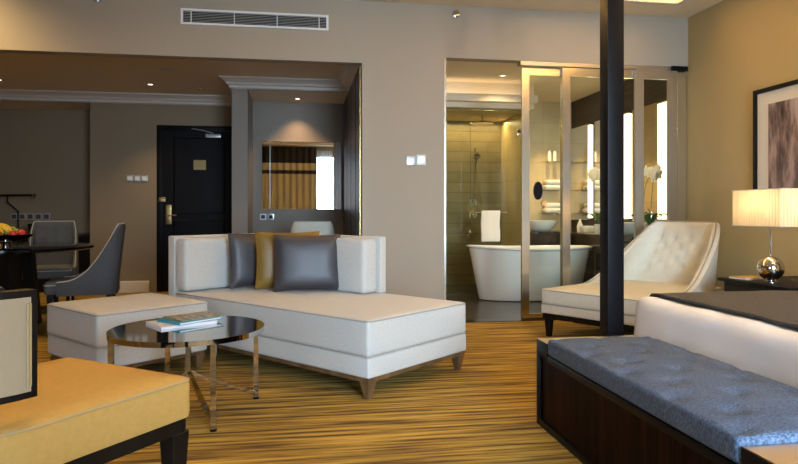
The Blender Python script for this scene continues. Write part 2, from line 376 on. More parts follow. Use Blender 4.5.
# bathroom shell
struct('wall_bathroom_left', 'niche_tile', [(1.255, YW+.12, 0, 1.355, 9.0, 2.8)])
struct('wall_bathroom_back', 'shower_tile', [(1.355, 9.0, 0, 3.0, 9.1, 2.8)])
struct('wall_bathroom_niche', 'niche_tile', [(3.0, 9.0, 0, 4.05, 9.1, 2.8), (2.95, 7.95, 0, 3.0, 9.0, 2.8)])
struct('wall_bathroom_right', 'vanity_wood', [(4.05, YW+.06, 0, 4.15, 9.1, 2.8)])
struct('ceiling', 'ceiling', [(1.355, 7.85, 2.40, 2.95, 9.0, 2.46), (1.355, 7.80, 2.40, 3.0, 7.86, 2.72), (1.355, 7.66, 2.46, 3.0, 7.80, 2.48), (1.355, 7.66, 2.48, 3.0, 7.675, 2.55)])
struct('trim_7', 'stone_top', [(1.345, YW-.005, 0, XR, YW+.13, .006)])
# door
d = thing('door_1', None, None, (-1.88, 8.79, 0), 0, None, 'structure')
boxes('door_frame', 'black', [(0, -.03, 0, .07, .0, 2.22), (1.02, -.03, 0, 1.09, 0, 2.22), (.07, -.03, 2.15, 1.02, 0, 2.22)], d, .004)
boxes('door_leaf', 'black', [(.07, -.012, .005, 1.02, .0, 2.15)], d)
for zz0, zz1 in ((.12, .95), (1.05, 2.05)):
    bm = bmesh.new(); sweep(bm, [(.22, -.014, zz0), (.22, -.014, zz1), (.87, -.014, zz1), (.87, -.014, zz0)], .012, 6, True); finish(bm, 'panel_moulding', 'black', d, True)
pl = boxes('notice_plate', 'bronze', [(.47, -.02, 1.63, .63, -.012, 1.76)], d); pl['label'] = 'small bronze notice plate on the black door'
lk = boxes('lock_plate', 'brass', [(.115, -.022, .90, .185, -.012, 1.16)], d, .003)
tube('handle', 'brass', [(.15, -.02, 1.02), (.15, -.07, 1.02), (.26, -.07, 1.02)], .009, lk)
tube('thumb_turn', 'brass', [(.15, -.02, 1.11), (.15, -.045, 1.11)], .013, lk)
sg = boxes('security_latch', 'brass', [(.03, -.045, 1.20, .11, -.03, 1.26)], d, .003)
tube('latch_arm', 'brass', [(.08, -.05, 1.24), (.13, -.06, 1.24)], .006, sg)
cl = boxes('door_closer', 'socket', [(.63, -.06, 2.06, .83, -.012, 2.11)], d, .006)
tube('closer_arm', 'socket', [(.73, -.05, 2.12), (.60, -.10, 2.15), (.45, -.035, 2.18)], .007, cl)
# windows behind the camera; the left one is unseen, added for its daylight
for k, (xa, xb) in enumerate(((.45, 2.6), (-4.3, -1.9))):
    wn = thing('window_%d' % (k+1), None, None, (xa, -2.2, 0), 0, None, 'structure'); q = xb-xa
    boxes('window_frame', 'trim', [(0, -.12, .1, .05, -.06, 2.75), (q-.05, -.12, .1, q, -.06, 2.75), (.05, -.12, 2.7, q-.05, -.06, 2.75), (.05, -.12, .1, q-.05, -.06, .15), (q/2-.025, -.12, .15, q/2+.025, -.06, 2.7)], wn)
def curtain(name, label, x0, x1, mats, zt, folds, y=-2.08, amp=.035):
    bm = bmesh.new(); n = int(folds*10); zs = [.02, 1.0, 2.18, 2.2, 2.31, 2.33, 2.52, zt]; G = []
    for i in range(n+1):
        x = x0+(x1-x0)*i/n; yy = y+amp*math.sin(2*PI*folds*i/n)
        G.append([(bm.verts.new((x, yy, z)), bm.verts.new((x, yy-.008, z))) for z in zs])
    for i in range(n):
        for j in range(len(zs)-1):
            mi = 1 if (len(mats) > 1 and (j == 3 or j == 6)) else 0
            for s in (0, 1): bm.faces.new((G[i][j][s], G[i+1][j][s], G[i+1][j+1][s], G[i][j+1][s])).material_index = mi
    for i in (0, n):
        for j in range(len(zs)-1): bm.faces.new((G[i][j][0], G[i][j][1], G[i][j+1][1], G[i][j+1][0]))
    return tag(finish(bm, name, mats, None, True), label, 'curtain')
curtain('curtain', 'gold curtain with black bands along its top, seen in the wall mirror', -1.6, .48, ['curtain', 'curtain_black'], 3.0, 11)
curtain('curtain', 'sheer white curtain beside the gold one, glowing in the wall mirror', .50, .95, ['sheer'], 2.9, 6, -2.12, .018)

# glass partition of the bathroom
def glass_leaf(name, x0, x1, y, z0, z1, m, st=.05, th=.035, gm='glass', parentkind=True, rot=0):
    t = thing(name, None, None, (x0, y, 0), rot, None, 'structure'); w_ = x1-x0
    boxes('frame', m, [(0, -th/2, z0, st, th/2, z1), (w_-st, -th/2, z0, w_, th/2, z1), (st, -th/2, z1-st, w_-st, th/2, z1), (st, -th/2, z0, w_-st, th/2, z0+.05)], t)
    boxes('pane', gm, [(st-.005, -.004, z0+.045, w_-st+.005, .004, z1-st+.005)], t)
    return t
struct('trim_8', 'satin', [(1.355, YW-.003, .006, 1.375, YW+.10, 2.53)])
struct('trim_9', 'champagne', [(2.12, YW+.005, 2.49, XR-.03, YW+.10, 2.53)])
d2 = glass_leaf('door_2', 2.155, 2.64, YW+.085, .008, 2.485, 'satin', .075)
lk = lathed('pull_handle', 'black', [(0, -.012), (.045, -.012), (.045, .012), (0, .012)], (0, 0, 0), d2, 20, 1, 1)
lk.rotation_euler = (PI/2, 0, 0); lk.location = (.165, -.015, 1.27); lk.scale = (1, 2.0, 1)
lk2 = lathed('lock_knob', 'chrome', [(0, -.012), (.028, -.012), (.028, .014), (0, .014)], (0, 0, 0), d2, 20)
lk2.rotation_euler = (PI/2, 0, 0); lk2.location = (.225, -.015, 1.15)
glass_leaf('door_3', 2.56, 3.42, YW+.045, .008, 2.485, 'satin', .08)
glass_leaf('door_4', 3.31, 3.76, YW+.005, .008, 2.485, 'champagne', .09)
struct('trim_10', 'satin', [(3.78, YW+.01, .006, XR-.01, YW+.07, 2.49)])
struct('trim_11', 'black', [(3.70, YW-.03, 2.485, 3.87, YW-.003, 2.53)])

# ------------------------------------------------------------------ daybed (local x = long direction towards the corner, y = across)
AE = math.atan2(.755, -.656)      # direction of the long side
SZ = .455
def legs4(hx, hy, z1, m, parent, wt=.06, wb=.03, inset=.05, splay=.0):
    for sx in (-1, 1):
        for sy in (-1, 1):
            taper_leg('leg', m, sx*(hx-inset), sy*(hy-inset), 0, z1, wt, wb, parent, sx*splay, sy*splay)
Ld, Wd = 2.10, .97
e1 = Vector((-.656, .755)); e2 = Vector((.755, .656)); C1 = Vector((.36, 3.465))
C1 = Vector((.375, 3.475)); cc = C1+e1*(Ld/2)+e2*(Wd/2)
# local frame: +x = e1 ; +y = left of e1 = -e2
day = thing('daybed', 'cream upholstered corner daybed with low wraparound back and walnut legs', 'daybed', (cc.x, cc.y, 0), AE)
def tgrid(hx, hy, nx, ny): return [(-hx+2*hx*(i+.5)/nx, -hy+2*hy*(j+.5)/ny) for i in range(nx) for j in range(ny)]
bs = cushion('base', 'cream', Ld, Wd, .118, .015, (0, 0, .125), day, 0)
boxes('plinth_rail', 'walnut', [(-Ld/2+.01, -Wd/2+.01, .100, Ld/2-.01, Wd/2-.01, .126)], day)
sc = cushion('seat_cushion', 'cream', Ld-.10, Wd-.0, .208, .022, (-.05, 0, .245), day, .012, tgrid(Ld/2-.1, Wd/2, 6, 3), .008, .05, 26, 14)
piping(sc, Ld/2-.05, Wd/2, .03, SZ-.012, 'cream_pipe', (-.05, 0)); piping(sc, Ld/2-.05, Wd/2,   .03, .249, 'cream_pipe', (-.05, 0))
legs4(Ld/2, Wd/2, .102, 'walnut', day, .07, .032, .045, .0)
# shell: short end at +x, long back at -y (that is +e2)
xo, yo = Ld/2, -Wd/2
bl = 1.38    # length of the long back
boxes('back_shell', 'cream', [(xo-.085, yo, .244, xo, Wd/2, .875), (xo-bl, yo, .458, xo-.086, yo+.07, .875)], day, .012)
def back_cush(name, sx, sy, loc, rz):
    bm = gbox(sx, sy, .40, .035, 8, 3, 6, None); bmesh.ops.rotate(bm, cent=(0, 0, 0), matrix=Matrix.Rotation(rz, 3, 'Z'), verts=bm.verts)
    bmesh.ops.translate(bm, vec=loc, verts=bm.verts); return finish(bm, name, 'cream', day, True)
back_cush('back_cushion', Wd-.015, .15, (xo-.085-.076, .004, .461), PI/2)
back_cush('back_cushion', bl-.26, .15, (xo-.085-.155-(bl-.26)/2, yo+.07+.076, .461), 0)
# ottoman
oc = C1+e1*1.73+e2*(-.50)
ott = thing('ottoman', 'square cream ottoman set close to the side of the daybed', 'ottoman', (oc.x, oc.y, 0), AE)
cushion('base', 'cream', .73, .74, .13, .015, (0, 0, .12), ott, 0)
sc = cushion('seat_cushion', 'cream', .74, .75, .204, .025, (0, 0, .250), ott, .012, tgrid(.36, .37, 3, 3), .008, .05, 14, 14)
piping(sc, .37, .375, .03, SZ-.012, 'cream_pipe'); piping(sc, .37, .375, .03, .254, 'cream_pipe')
boxes('plinth_rail', 'walnut', [(-.345, -.35, .097, .345, .35, .121)], ott)
legs4(.365, .37, .1, 'walnut', ott, .07, .032, .045)
# pillows
def pillow(label, m, x, y, rz, wd, ht, th=.13, lean=.18, z=.470):
    bm = bmesh.new(); n = 16; G = {}
    for s in (1, -1):
        for i in range(n+1):
            for j in range(n+1):
                u, v = 2*i/n-1, 2*j/n-1
                if s < 0 and (i in (0, n) or j in (0, n)): G[s, i, j] = G[1, i, j]; continue
                pin = 1-.07*(1-abs(u)**2)*0-.06*(1-u*u)*(abs(v)**3)
                pin2 = 1-.06*(1-v*v)*(abs(u)**3)
                t_ = (max(0, (1-u**4)*(1-v**4)))**.55
                wr = .0015*noise.noise(Vector((u*3, v*3, x*7+s)))
                G[s, i, j] = bm.verts.new((u*wd/2*pin2, s*(th/2*t_)+wr*t_*3, (v*pin+1)*ht/2))
    for s in (1, -1):
        for i in range(n):
            for j in range(n):
                q = [G[s, i, j], G[s, i+1, j], G[s, i+1, j+1], G[s, i, j+1]]
                bm.faces.new(q)
    bmesh.ops.rotate(bm, cent=(0, 0, 0), matrix=Matrix.Rotation(-lean, 3, 'X'), verts=bm.verts)
    zmin = min(v.co.z for v in bm.verts); bmesh.ops.translate(bm, vec=(0, 0, -zmin), verts=bm.verts)
    o = finish(bm, 'throw_pillow', m, None, True); o.location = (x, y, z); o.rotation_euler = (0, 0, rz)
    return tag(o, label, 'pillow', 'throw pillows on the daybed')
pillow('small dark grey silk pillow, leftmost of the three on the daybed', 'pillow_dark', -.345, 5.06, .55, .42, .43, .12, .12)
pillow('mustard gold silk pillow between the two dark pillows on the daybed', 'pillow_gold', -.09, 4.92, .12, .50, .44, .11, .10)
pillow('large dark grey silk pillow in front, rightmost on the daybed', 'pillow_dark', -.0+.06, 4.72, .06, .50, .425, .15, .14)

# ------------------------------------------------------------------ coffee table
ct = thing('coffee_table', 'round black glass coffee table with chrome rim and legs', 'coffee table', (-.585, 3.475, 0))
R = .395
lathed('tabletop', 'blackglass', [(0, .427), (R-.012, .427), (R-.012, .441), (0, .441)], (0, 0, 0), ct, 72)
lathed('rim', 'chrome', [(R-.012, .418), (R, .418), (R, .444), (R-.012, .444)], (0, 0, 0), ct, 72)
bm = bmesh.new()
for k in range(4):
    a = math.radians(-63+90*k); lx, ly = (R-.014)*math.cos(a), (R-.014)*math.sin(a)
    b_ = bmesh.new(); bar(b_, (lx, ly, .012), (lx, ly, .42), .022, .026); leg = finish(b_, 'leg', 'chrome', ct)
    lathed('foot_cap', 'black', [(0, 0), (.016, 0), (.016, .012), (0, .012)], (lx, ly, 0), leg, 12)
    b_ = bmesh.new(); bar(b_, (lx*.97, ly*.97, .035), (0, 0, .205), .022, .022); finish(b_, 'stretcher', 'chrome', ct)
bm.free()
b_ = bmesh.new(); bar(b_, (0, 0, .19), (0, 0, .427), .026, .026); finish(b_, 'centre_post', 'chrome', ct)
def book(label, m, x, y, z, rz, w_, d_, h_, grp='books on the coffee table'):
    t = thing('book', label, 'book', (x, y, z), rz, grp)
    boxes('cover', m, [(-w_/2, -d_/2, 0, w_/2, d_/2, .003), (-w_/2, -d_/2, h_-.003, w_/2, d_/2, h_), (-w_/2, -d_/2, .003, -w_/2+.003, d_/2, h_-.003)], t)
    boxes('pages', 'paper', [(-w_/2+.003, -d_/2+.004, .003, w_/2-.004, d_/2-.004, h_-.003)], t); return t
book('white softcover book at the bottom of the stack on the coffee table', 'book_white', -.64, 3.60, .4415, .56, .31, .23, .016)
book('teal hardcover book in the middle of the stack on the coffee table', 'book_teal', -.60, 3.62, .4575, .76, .27, .21, .014)
m_, nt, b = new_mat('photo_cover'); n = nt.nodes.new('ShaderNodeTexNoise'); n.inputs['Scale'].default_value = 9; n.inputs['Detail'].default_value = 5
r = nt.nodes.new('ShaderNodeValToRGB'); r.color_ramp.elements[0].color = (.03, .06, .05, 1); r.color_ramp.elements[1].color = (.55, .45, .33, 1)
r.color_ramp.elements[0].position = .42; r.color_ramp.elements[1].position = .62
nt.links.new(n.outputs['Fac'], r.inputs[0]); nt.links.new(r.outputs[0], b.inputs['Base Color']); b.inputs['Roughness'].default_value = .3
M['photo_cover'] = m_
book('glossy magazine with a dark photo cover on top of the book stack', 'photo_cover', -.585, 3.65, .4715, .66, .26, .20, .006)

# ------------------------------------------------------------------ gold armless chair in the foreground (local +x = towards its front corner edge)
Q = Vector((-.355, 2.22)); eq = Vector((-.60, -.80)); ep = Vector((-.80, .60))
SW, SD = .66, .78
def seat_outline(inset=0, n=8):
    """plan outline in metres, counter clockwise, front corners tight, rear corners round"""
    hx, hy = SW/2-inset, SD/2-inset; pts = []
    for cx, cy, r_, a0 in ((hx, hy, .035, 0), (-hx, hy, .035, PI/2), (-hx, -hy, .24, PI), (hx, -hy, .24, 1.5*PI)):
        r_ = max(.01, r_-inset); sx = 1 if cx > 0 else -1; sy = 1 if cy > 0 else -1
        for k in range(n+1):
            a = a0+PI/2*k/n; pts.append(((cx-sx*r_)+r_*math.cos(a), (cy-sy*r_)+r_*math.sin(a)))
    return pts
# local +y = -eq (front), local +x = -ep  (towards Q side)
cq = Q+eq*(SD/2)+ep*(SW/2)
ac = thing('armchair', 'golden cream chair with black framed back in the near left corner', 'chair', (cq.x, cq.y, 0), math.atan2(.80, .60)-PI/2)
bm = bmesh.new(); rings = []
for ins, z in ((.02, .358), (.004, .364), (0, .38), (0, .47), (.006, .488), (.02, .497), (.10, .506), (.2, .512)):
    rings.append([bm.verts.new((x, y, z)) for x, y in seat_outline(ins)])
for A, B in zip(rings, rings[1:]):
    for k in range(len(A)): bm.faces.new((A[k], A[(k+1) % len(A)], B[(k+1) % len(A)], B[k]))
bm.faces.new(rings[0][::-1]); bm.faces.new(rings[-1])
st = finish(bm, 'seat', 'tan', ac, True)
tube('piping', 'tan_pipe', [(x, y, .487) for x, y in seat_outline(.003)], .004, st, 6, True)
bm = bmesh.new(); A = [bm.verts.new((x, y, .315)) for x, y in seat_outline(.012)]; B = [bm.verts.new((x, y, .360)) for x, y in seat_outline(.012)]
for k in range(len(A)): bm.faces.new((A[k], A[(k+1) % len(A)], B[(k+1) % len(A)], B[k]))
bm.faces.new(A[::-1]); bm.faces.new(B); finish(bm, 'seat_rail', 'blackwood', ac)
for sx in (-1, 1):
    taper_leg('leg', 'blackwood', sx*(SW/2-.045), SD/2-.045, 0, .316, .07, .04, ac)
    taper_leg('leg', 'blackwood', sx*(SW/2-.10), -SD/2+.12, 0, .316, .06, .035, ac, 0, -.05)
# wraparound back : plan path of the panel centre line
def back_path(n=14):
    hx = SW/2-.035; y_end = SD/2-.555; r_ = .22; pts = [(hx, y_end), (hx, -SD/2+r_)]
    for k in range(1, n+1):
        a = -PI/2*k/n; pts.append((hx-r_+r_*math.cos(a), -SD/2+r_+r_*math.sin(a)-.03*k/n))
    return pts+[(-x, y) for x, y in pts[::-1]]
BP = back_path(); z0b, z1b = .565, .848
def wall_panel(name, m, path, th, z0, z1, parent, off=0):
    bm = bmesh.new(); rg = []; n = len(path)
    for i in range(n):
        d_ = Vector(path[min(i+1, n-1)])-Vector(path[max(i-1, 0)]); d_.normalize(); nn = Vector((d_.y, -d_.x)); p = Vector(path[i])
        a, c_ = p+nn*(th/2+off), p-nn*(th/2-off)
        rg.append([bm.verts.new((a.x, a.y, z0)), bm.verts.new((c_.x, c_.y, z0)), bm.verts.new((c_.x, c_.y, z1)), bm.verts.new((a.x, a.y, z1))])
    for A, B in zip(rg, rg[1:]):
        for k in range(4): bm.faces.new((A[k], A[(k+1) % 4], B[(k+1) % 4], B[k]))
    bm.faces.new(rg[0][::-1]); bm.faces.new(rg[-1]); return finish(bm, name, m, parent, True)
fr = wall_panel('back_frame', 'blackwood', BP, .045, z0b, z0b+.018, ac)
wall_panel('top_rail', 'blackwood', BP, .045, z1b-.018, z1b, fr)
for e_ in (0, -1):
    x, y = BP[e_]; boxes('end_stile', 'blackwood', [(x-.0225, y, z0b, x+.0225, y+.018, z1b)], fr)
cb = [(BP[0][0], BP[0][1]-.001)]+BP[1:-1]+[(BP[-1][0], BP[-1][1]-.001)]
M['cream_shaded'] = mat('shaded_cream_linen', (.40, .31, .20), .8, bump=.35, bscale=450)  # armchair back linen, darkened to carry the shade on it
bk = wall_panel('backrest', 'cream_shaded', cb, .052, z0b+.018, z1b-.018, ac)
for s in (-1, 1):
    pp = [(x-s*0, y, z) for x, y, z in [(BP[0][0]+.030, BP[0][1]-.012, z0b+.034), (BP[0][0]+.030, BP[0][1]-.012, z1b-.034), (BP[1][0]+.030, BP[1][1], z1b-.034), (BP[1][0]+.030, BP[1][1], z0b+.034)]]
    pp = [(s*x, y, z) for x, y, z in pp]; tube('piping', 'tan_pipe', pp, .003, bk, 6, True)
for x, y in ((BP[5][0]-.0, BP[5][1]), (-BP[5][0], BP[5][1])):
    boxes('back_post', 'blackwood', [(x-.02, y-.02, .485, x+.02, y+.02, z0b+.005)], ac)

# ------------------------------------------------------------------ scoop-back seats (dining chairs, desk chair, chaise)
def shell_path(hw, yf, yb, r_, n=8, ns=8):
    pts = [(-hw, yf+(yb-r_-yf)*i/ns) for i in range(ns)]
    for k in range(n+1):
        a = PI-PI/2*k/n; pts.append((-hw+r_+r_*math.cos(a), yb-r_+r_*math.sin(a)))
    m = [( -x, y) for x, y in pts[::-1]]
    mid = [(pts[-1][0]+(m[0][0]-pts[-1][0])*i/30, yb) for i in range(1, 30)]
    return pts+mid+m
def scoop(name, m, hw, yf, yb, r_, z0, zf, zb, th, lean, parent, pw=2.0, tufts=None, mi_in=None, zbase=None, taper=.06, td=.018, xs=0):
    path = shell_path(hw, yf, yb, r_); n = len(path); bm = bmesh.new(); nz = 28; O, I, tops = [], [], []
    for i, (x, y) in enumerate(path):
        d_ = Vector(path[min(i+1, n-1)])-Vector(path[max(i-1, 0)]); d_.normalize(); nn = Vector((d_.y, -d_.x))  # inward (right of travel)
        if i == 0 or i == n-1: pass
        u = max(0, min(1, (y-yf)/(yb-yf-r_*.35))); zt = zf+(zb-zf)*(u**pw)
        oc_, ic = [], []
        for j in range(nz+1):
            z = z0+(zt-z0)*j/nz; lf = lean*max(0, (z-zf)/(zb-zf))*u
            rr = th/2*(1 if j < nz else .55)
            po = Vector((x*(1-taper*max(0, (z-zf)/(zb-zf)))+xs*max(0, (z-zf)/(zb-zf)), y+lf, z)); inn = 0
            if tufts:
                for tx, tz in tufts:
                    if y > yb-.03:
                        d2 = (x-tx)**2+(z-tz)**2; inn += td*math.exp(-d2/.0016)
            oc_.append(bm.verts.new(po-Vector((nn.x, nn.y, 0))*rr)); ic.append(bm.verts.new(po+Vector((nn.x, nn.y, 0))*(rr-inn)))
        O.append(oc_); I.append(ic); tops.append(Vector((x*(1-taper*max(0, (zt-zf)/(zb-zf)))+xs*max(0, (zt-zf)/(zb-zf)), y+lean*max(0, (zt-zf)/(zb-zf))*u, zt+.004)))
    for i in range(n-1):
        for j in range(nz):
            bm.faces.new((O[i][j], O[i+1][j], O[i+1][j+1], O[i][j+1]))
            f = bm.faces.new((I[i][j], I[i][j+1], I[i+1][j+1], I[i+1][j])); f.material_index = 1 if mi_in else 0
        bm.faces.new((O[i][nz], O[i+1][nz], I[i+1][nz], I[i][nz])); bm.faces.new((O[i][0], I[i][0], I[i+1][0], O[i+1][0]))
    for i in (0, n-1):
        for j in range(nz): bm.faces.new((O[i][j], O[i][j+1], I[i][j+1], I[i][j]))
    return finish(bm, name, [m, mi_in] if mi_in else m, parent, True), tops
def dining_chair(label, loc, rz, mo='slate', mi='slate_in', pipe='piping_light', group='dining chairs around the round table', cat='chair', name='dining_chair', leg='blackwood'):
    t = thing(name, label, cat, loc, rz, group)
    tf = [(x, z) for z in (.60, .72, .84) for x in (-.12, 0, .12)]
    sh, tops = scoop('backrest', mo, .235, -.20, .25, .08, .34, .455, .95, .045, .055, t, 2.7, tf, mi)
    tube('piping', pipe, tops, .006, sh, 6)
    s_ = cushion('seat', mi, .425, .52, .115, .03, (0, -.045, .345), t, .015)
    piping(s_, .2125, .26, .03, .43, pipe, (0, -.045))
    for sx in (-1, 1):
        taper_leg('leg', leg, sx*.18, -.26, 0, .345, .045, .028, t)
        taper_leg('leg', leg, sx*.19, .20, 0, .345, .045, .028, t, 0, .07)
    return t
dining_chair('slate grey dining chair in side view, to the right of the dining table', (-1.90, 6.02, 0), -1.36)
dining_chair('slate grey tufted dining chair facing the camera behind the dining table', (-2.72, 7.5, 0), .25)
dining_chair('slate grey dining chair at the left frame edge, in front of the dining table', (-2.56, 5.22, 0), PI+.1)
dining_chair('cream backed desk chair showing over the daybed, in front of the mirror alcove desk', (.14, 7.42, 0), PI, 'chaise', 'chaise', 'cream_pipe', None, 'chair', 'desk_chair')
# dining table
dt = thing('dining_table', 'round black dining table with a fruit bowl on it', 'table', (-2.72, 6.22, 0))
lathed('tabletop', 'blackglass', [(0, .715), (.78, .715), (.80, .725), (.80, .745), (.79, .75), (0, .75)], (0, 0, 0), dt, 72)
for k in range(4):
    a = PI/4+PI/2*k; b_ = bmesh.new(); bar(b_, (.33*math.cos(a), .33*math.sin(a), .0), (.26*math.cos(a), .26*math.sin(a), .716), .09, .09); finish(b_, 'leg', 'blackwood', dt)
boxes('stretcher', 'blackwood', [(-.27, -.03, .07, .27, .03, .12), (-.03, -.27, .0705, .03, .27, .1195)], dt).rotation_euler = (0, 0, PI/4)
# fruit bowl
FB = (-2.44, 5.73, .75)
fb = thing('fruit_bowl', 'black fruit bowl on a chrome foot on the dining table', 'bowl', FB)
lathed('foot', 'chrome', [(0, 0), (.06, 0), (.055, .01), (.045, .05), (.05, .06), (0, .06)], (0, 0, 0), fb, 24)
lathed('bowl', 'blackglass', [(0, .06), (.09, .065), (.17, .085), (.215, .12), (.207, .12), (.165, .095), (.09, .075), (0, .07)], (0, 0, 0), fb, 40)
def banana(x, y, z, rz, tilt, label):
    pts, rr = [], []
    for k in range(13):
        a = -1.0+2.0*k/12; pts.append((.13*math.sin(a), 0, .13*(math.cos(a)-.54))); rr.append(.019*(max(.0, 1-abs(a/1.0)**5)*.8+.2) if abs(a) < .98 else .006)
    bm = bmesh.new(); sweep(bm, pts, rr, 6); bmesh.ops.rotate(bm, cent=(0, 0, 0), matrix=Matrix.Rotation(tilt, 3, 'X'), verts=bm.verts)
    o = finish(bm, 'banana', 'banana', None, True); o.location = (FB[0]+x, FB[1]+y, FB[2]+z); o.rotation_euler = (0, 0, rz)
    return tag(o, label, 'fruit', 'bananas in the fruit bowl')
for k, (x, y, z, rz, ti) in enumerate([(-.09, -.11, .118, -.35, .5), (-.075, -.065, .135, -.35, .35), (-.06, -.02, .142, -.32, .2), (-.05, .03, .138, -.3, .05)]):
    banana(x, y, z, rz, ti, ['yellow banana nearest the bowl rim, front of the bunch', 'yellow banana second from the front of the bunch', 'yellow banana third from the front of the bunch', 'yellow banana at the back of the bunch in the fruit bowl'][k])
def apple(x, y, z, r_, m, label, nm='apple', grp=None):
    t = thing(nm, label, 'fruit', (FB[0]+x, FB[1]+y, FB[2]+z), 0, grp)
    prof = [(0, .15*r_)]+[(r_*math.sin(a)*(1), r_*(1-math.cos(a)*(.92))) for a in [PI*k/12 for k in range(1, 12)]]+[(0, 1.72*r_)]
    lathed('skin', m, prof, (0, 0, 0), t, 20); tube('stalk', 'stem', [(0, 0, 1.68*r_), (.004, 0, 2.1*r_)], .002, t, 5); return t
apple(.105, -.10, .085, .038, 'apple', 'red apple at the front right of the fruit bowl', grp='apples in the fruit bowl')
apple(.14, -.03, .092, .036, 'apple', 'red apple behind the front one, right rim of the fruit bowl', grp='apples in the fruit bowl')
apple(-.01, .11, .105, .040, 'orange', 'orange at the back of the fruit bowl', 'orange')
apple(-.10, .10, .085, .040, 'orange', 'orange beside the bananas at the back left of the bowl', 'orange')
gr = thing('grape_bunch', 'bunch of green grapes on top of the fruit in the bowl', 'fruit', (FB[0]+.055, FB[1]+.02, FB[2]+.10))
tube('stalk', 'stem', [(0, 0, .02), (.005, 0, .07), (0, .01, .10)], .003, gr, 5)
g0 = None
for k in range(34):
    a = random.uniform(0, 2*PI); rr = random.uniform(0, .062); z = .02+random.uniform(0, .07)*(1-rr/.08)
    if g0 is None: g0 = lathed('grape', 'grape', [(0, -.013)]+[(.013*math.sin(PI*q/6), -.013*math.cos(PI*q/6)) for q in range(1, 6)]+[(0, .013)], (0, 0, 0), gr, 10); g = g0
    else: g = g0.copy(); C.objects.link(g); g.parent = gr
    g.location = (rr*math.cos(a), rr*math.sin(a), z)
# chaise
ca = math.atan2(.52, .85)      # direction of the length
CL, CW = 1.30, .97
eb = Vector((math.cos(ca), math.sin(ca))); ea = Vector((math.sin(ca), -math.cos(ca)))
chc = Vector((2.03, 5.125))+eb*(CL/2)+ea*(CW/2)
ch = thing('chaise_lounge', 'ivory tufted chaise lounge on black legs beside the bathroom glass', 'chaise lounge', (chc.x, chc.y, 0), ca-PI/2)
# local +y = eb (towards the back), +x = ea... 
cushion('base', 'chaise', CW, CL, .075, .012, (0, 0, .20), ch, 0)
s_ = cushion('seat_cushion', 'chaise', CW, CL-.02, .13, .022, (0, -.01, .276), ch, .012, None, nx=12, ny=12)
piping(s_, CW/2, CL/2-.01, .025, .395, 'cream_pipe', (0, -.01)); piping(s_, CW/2, CL/2-.01, .025, .279, 'cream_pipe', (0, -.01))
boxes('plinth_rail', 'blackwood', [(-CW/2+.012, -CL/2+.012, .155, CW/2-.012, CL/2-.012, .201)], ch)
for sx in (-1, 1):
    for sy in (-1, 1): taper_leg('leg', 'blackwood', sx*(CW/2-.05), sy*(CL/2-.05), 0, .156, .06, .038, ch)
tf = [(x, z) for z in (.55, .68, .81) for x in (-.27, -.09, .09, .27)]+[(x, z) for z in (.615, .745) for x in (-.18, 0, .18)]
sh, tops = scoop('backrest', 'chaise', CW/2-.03, CL/2-.74, CL/2-.035, .20, .385, .40, .965,   .07, .12, ch, 2.1, tf, taper=.30, td=.022, xs=.13)
tube('piping', 'cream_pipe', [t_+Vector((0, 0, .002)) for t_ in tops], .006, sh, 6)

# ------------------------------------------------------------------ bed, bench
bx0, bx1, by0, by1 = 1.79, 3.80, 1.38, 3.22
bed = thing('four_poster_bed', 'white dressed bed with tall black corner posts', 'bed', (0, 0, 0))
bm = bmesh.new()
boxes('bed_base', 'blackwood', [(bx0+.05, by0+.05, .0, bx1, by1-.05, .30)], bed)
for x, y in ((1.722, 3.295), (1.722, 1.305), (3.83, 3.295), (3.83, 1.305)):
    boxes('bed_post', 'black', [(x-.048, y-.048, 0, x+.048, y+.048, 2.95)], bed, .004)
boxes('canopy_rail', 'black', [(1.77, 3.26, 2.86, 3.782, 3.33, 2.93), (1.77, 1.27, 2.86, 3.782, 1.34, 2.93), (1.687, 1.353, 2.86, 1.757, 3.247, 2.93), (3.795, 1.353, 2.86, 3.865, 3.247, 2.93)], bed)
def duv(p):
    # drape: foot end bulges, edges sag
    k = noise.noise(Vector((p.x*4, p.y*4, p.z*5)))*.012+noise.noise(Vector((p.x*9, p.y*9, p.z*9)))*.005
    if p.z < .3: 
        p.x += -.02*math.sin(max(0, (.3-p.z))*6) if p.x < 0 else 0
    p.x += k if abs(p.x) > .9 else 0; p.y += k if abs(p.y) > .8 else 0
    if p.z > .2: p.z += k
    return p
bm.free()
bm = gbox(bx1-bx0, by1-by0, .43, .07, 26, 26, 8, duv); bmesh.ops.translate(bm, vec=((bx0+bx1)/2, (by0+by1)/2, .165), verts=bm.verts)
finish(bm, 'duvet', 'duvet', bed, True)
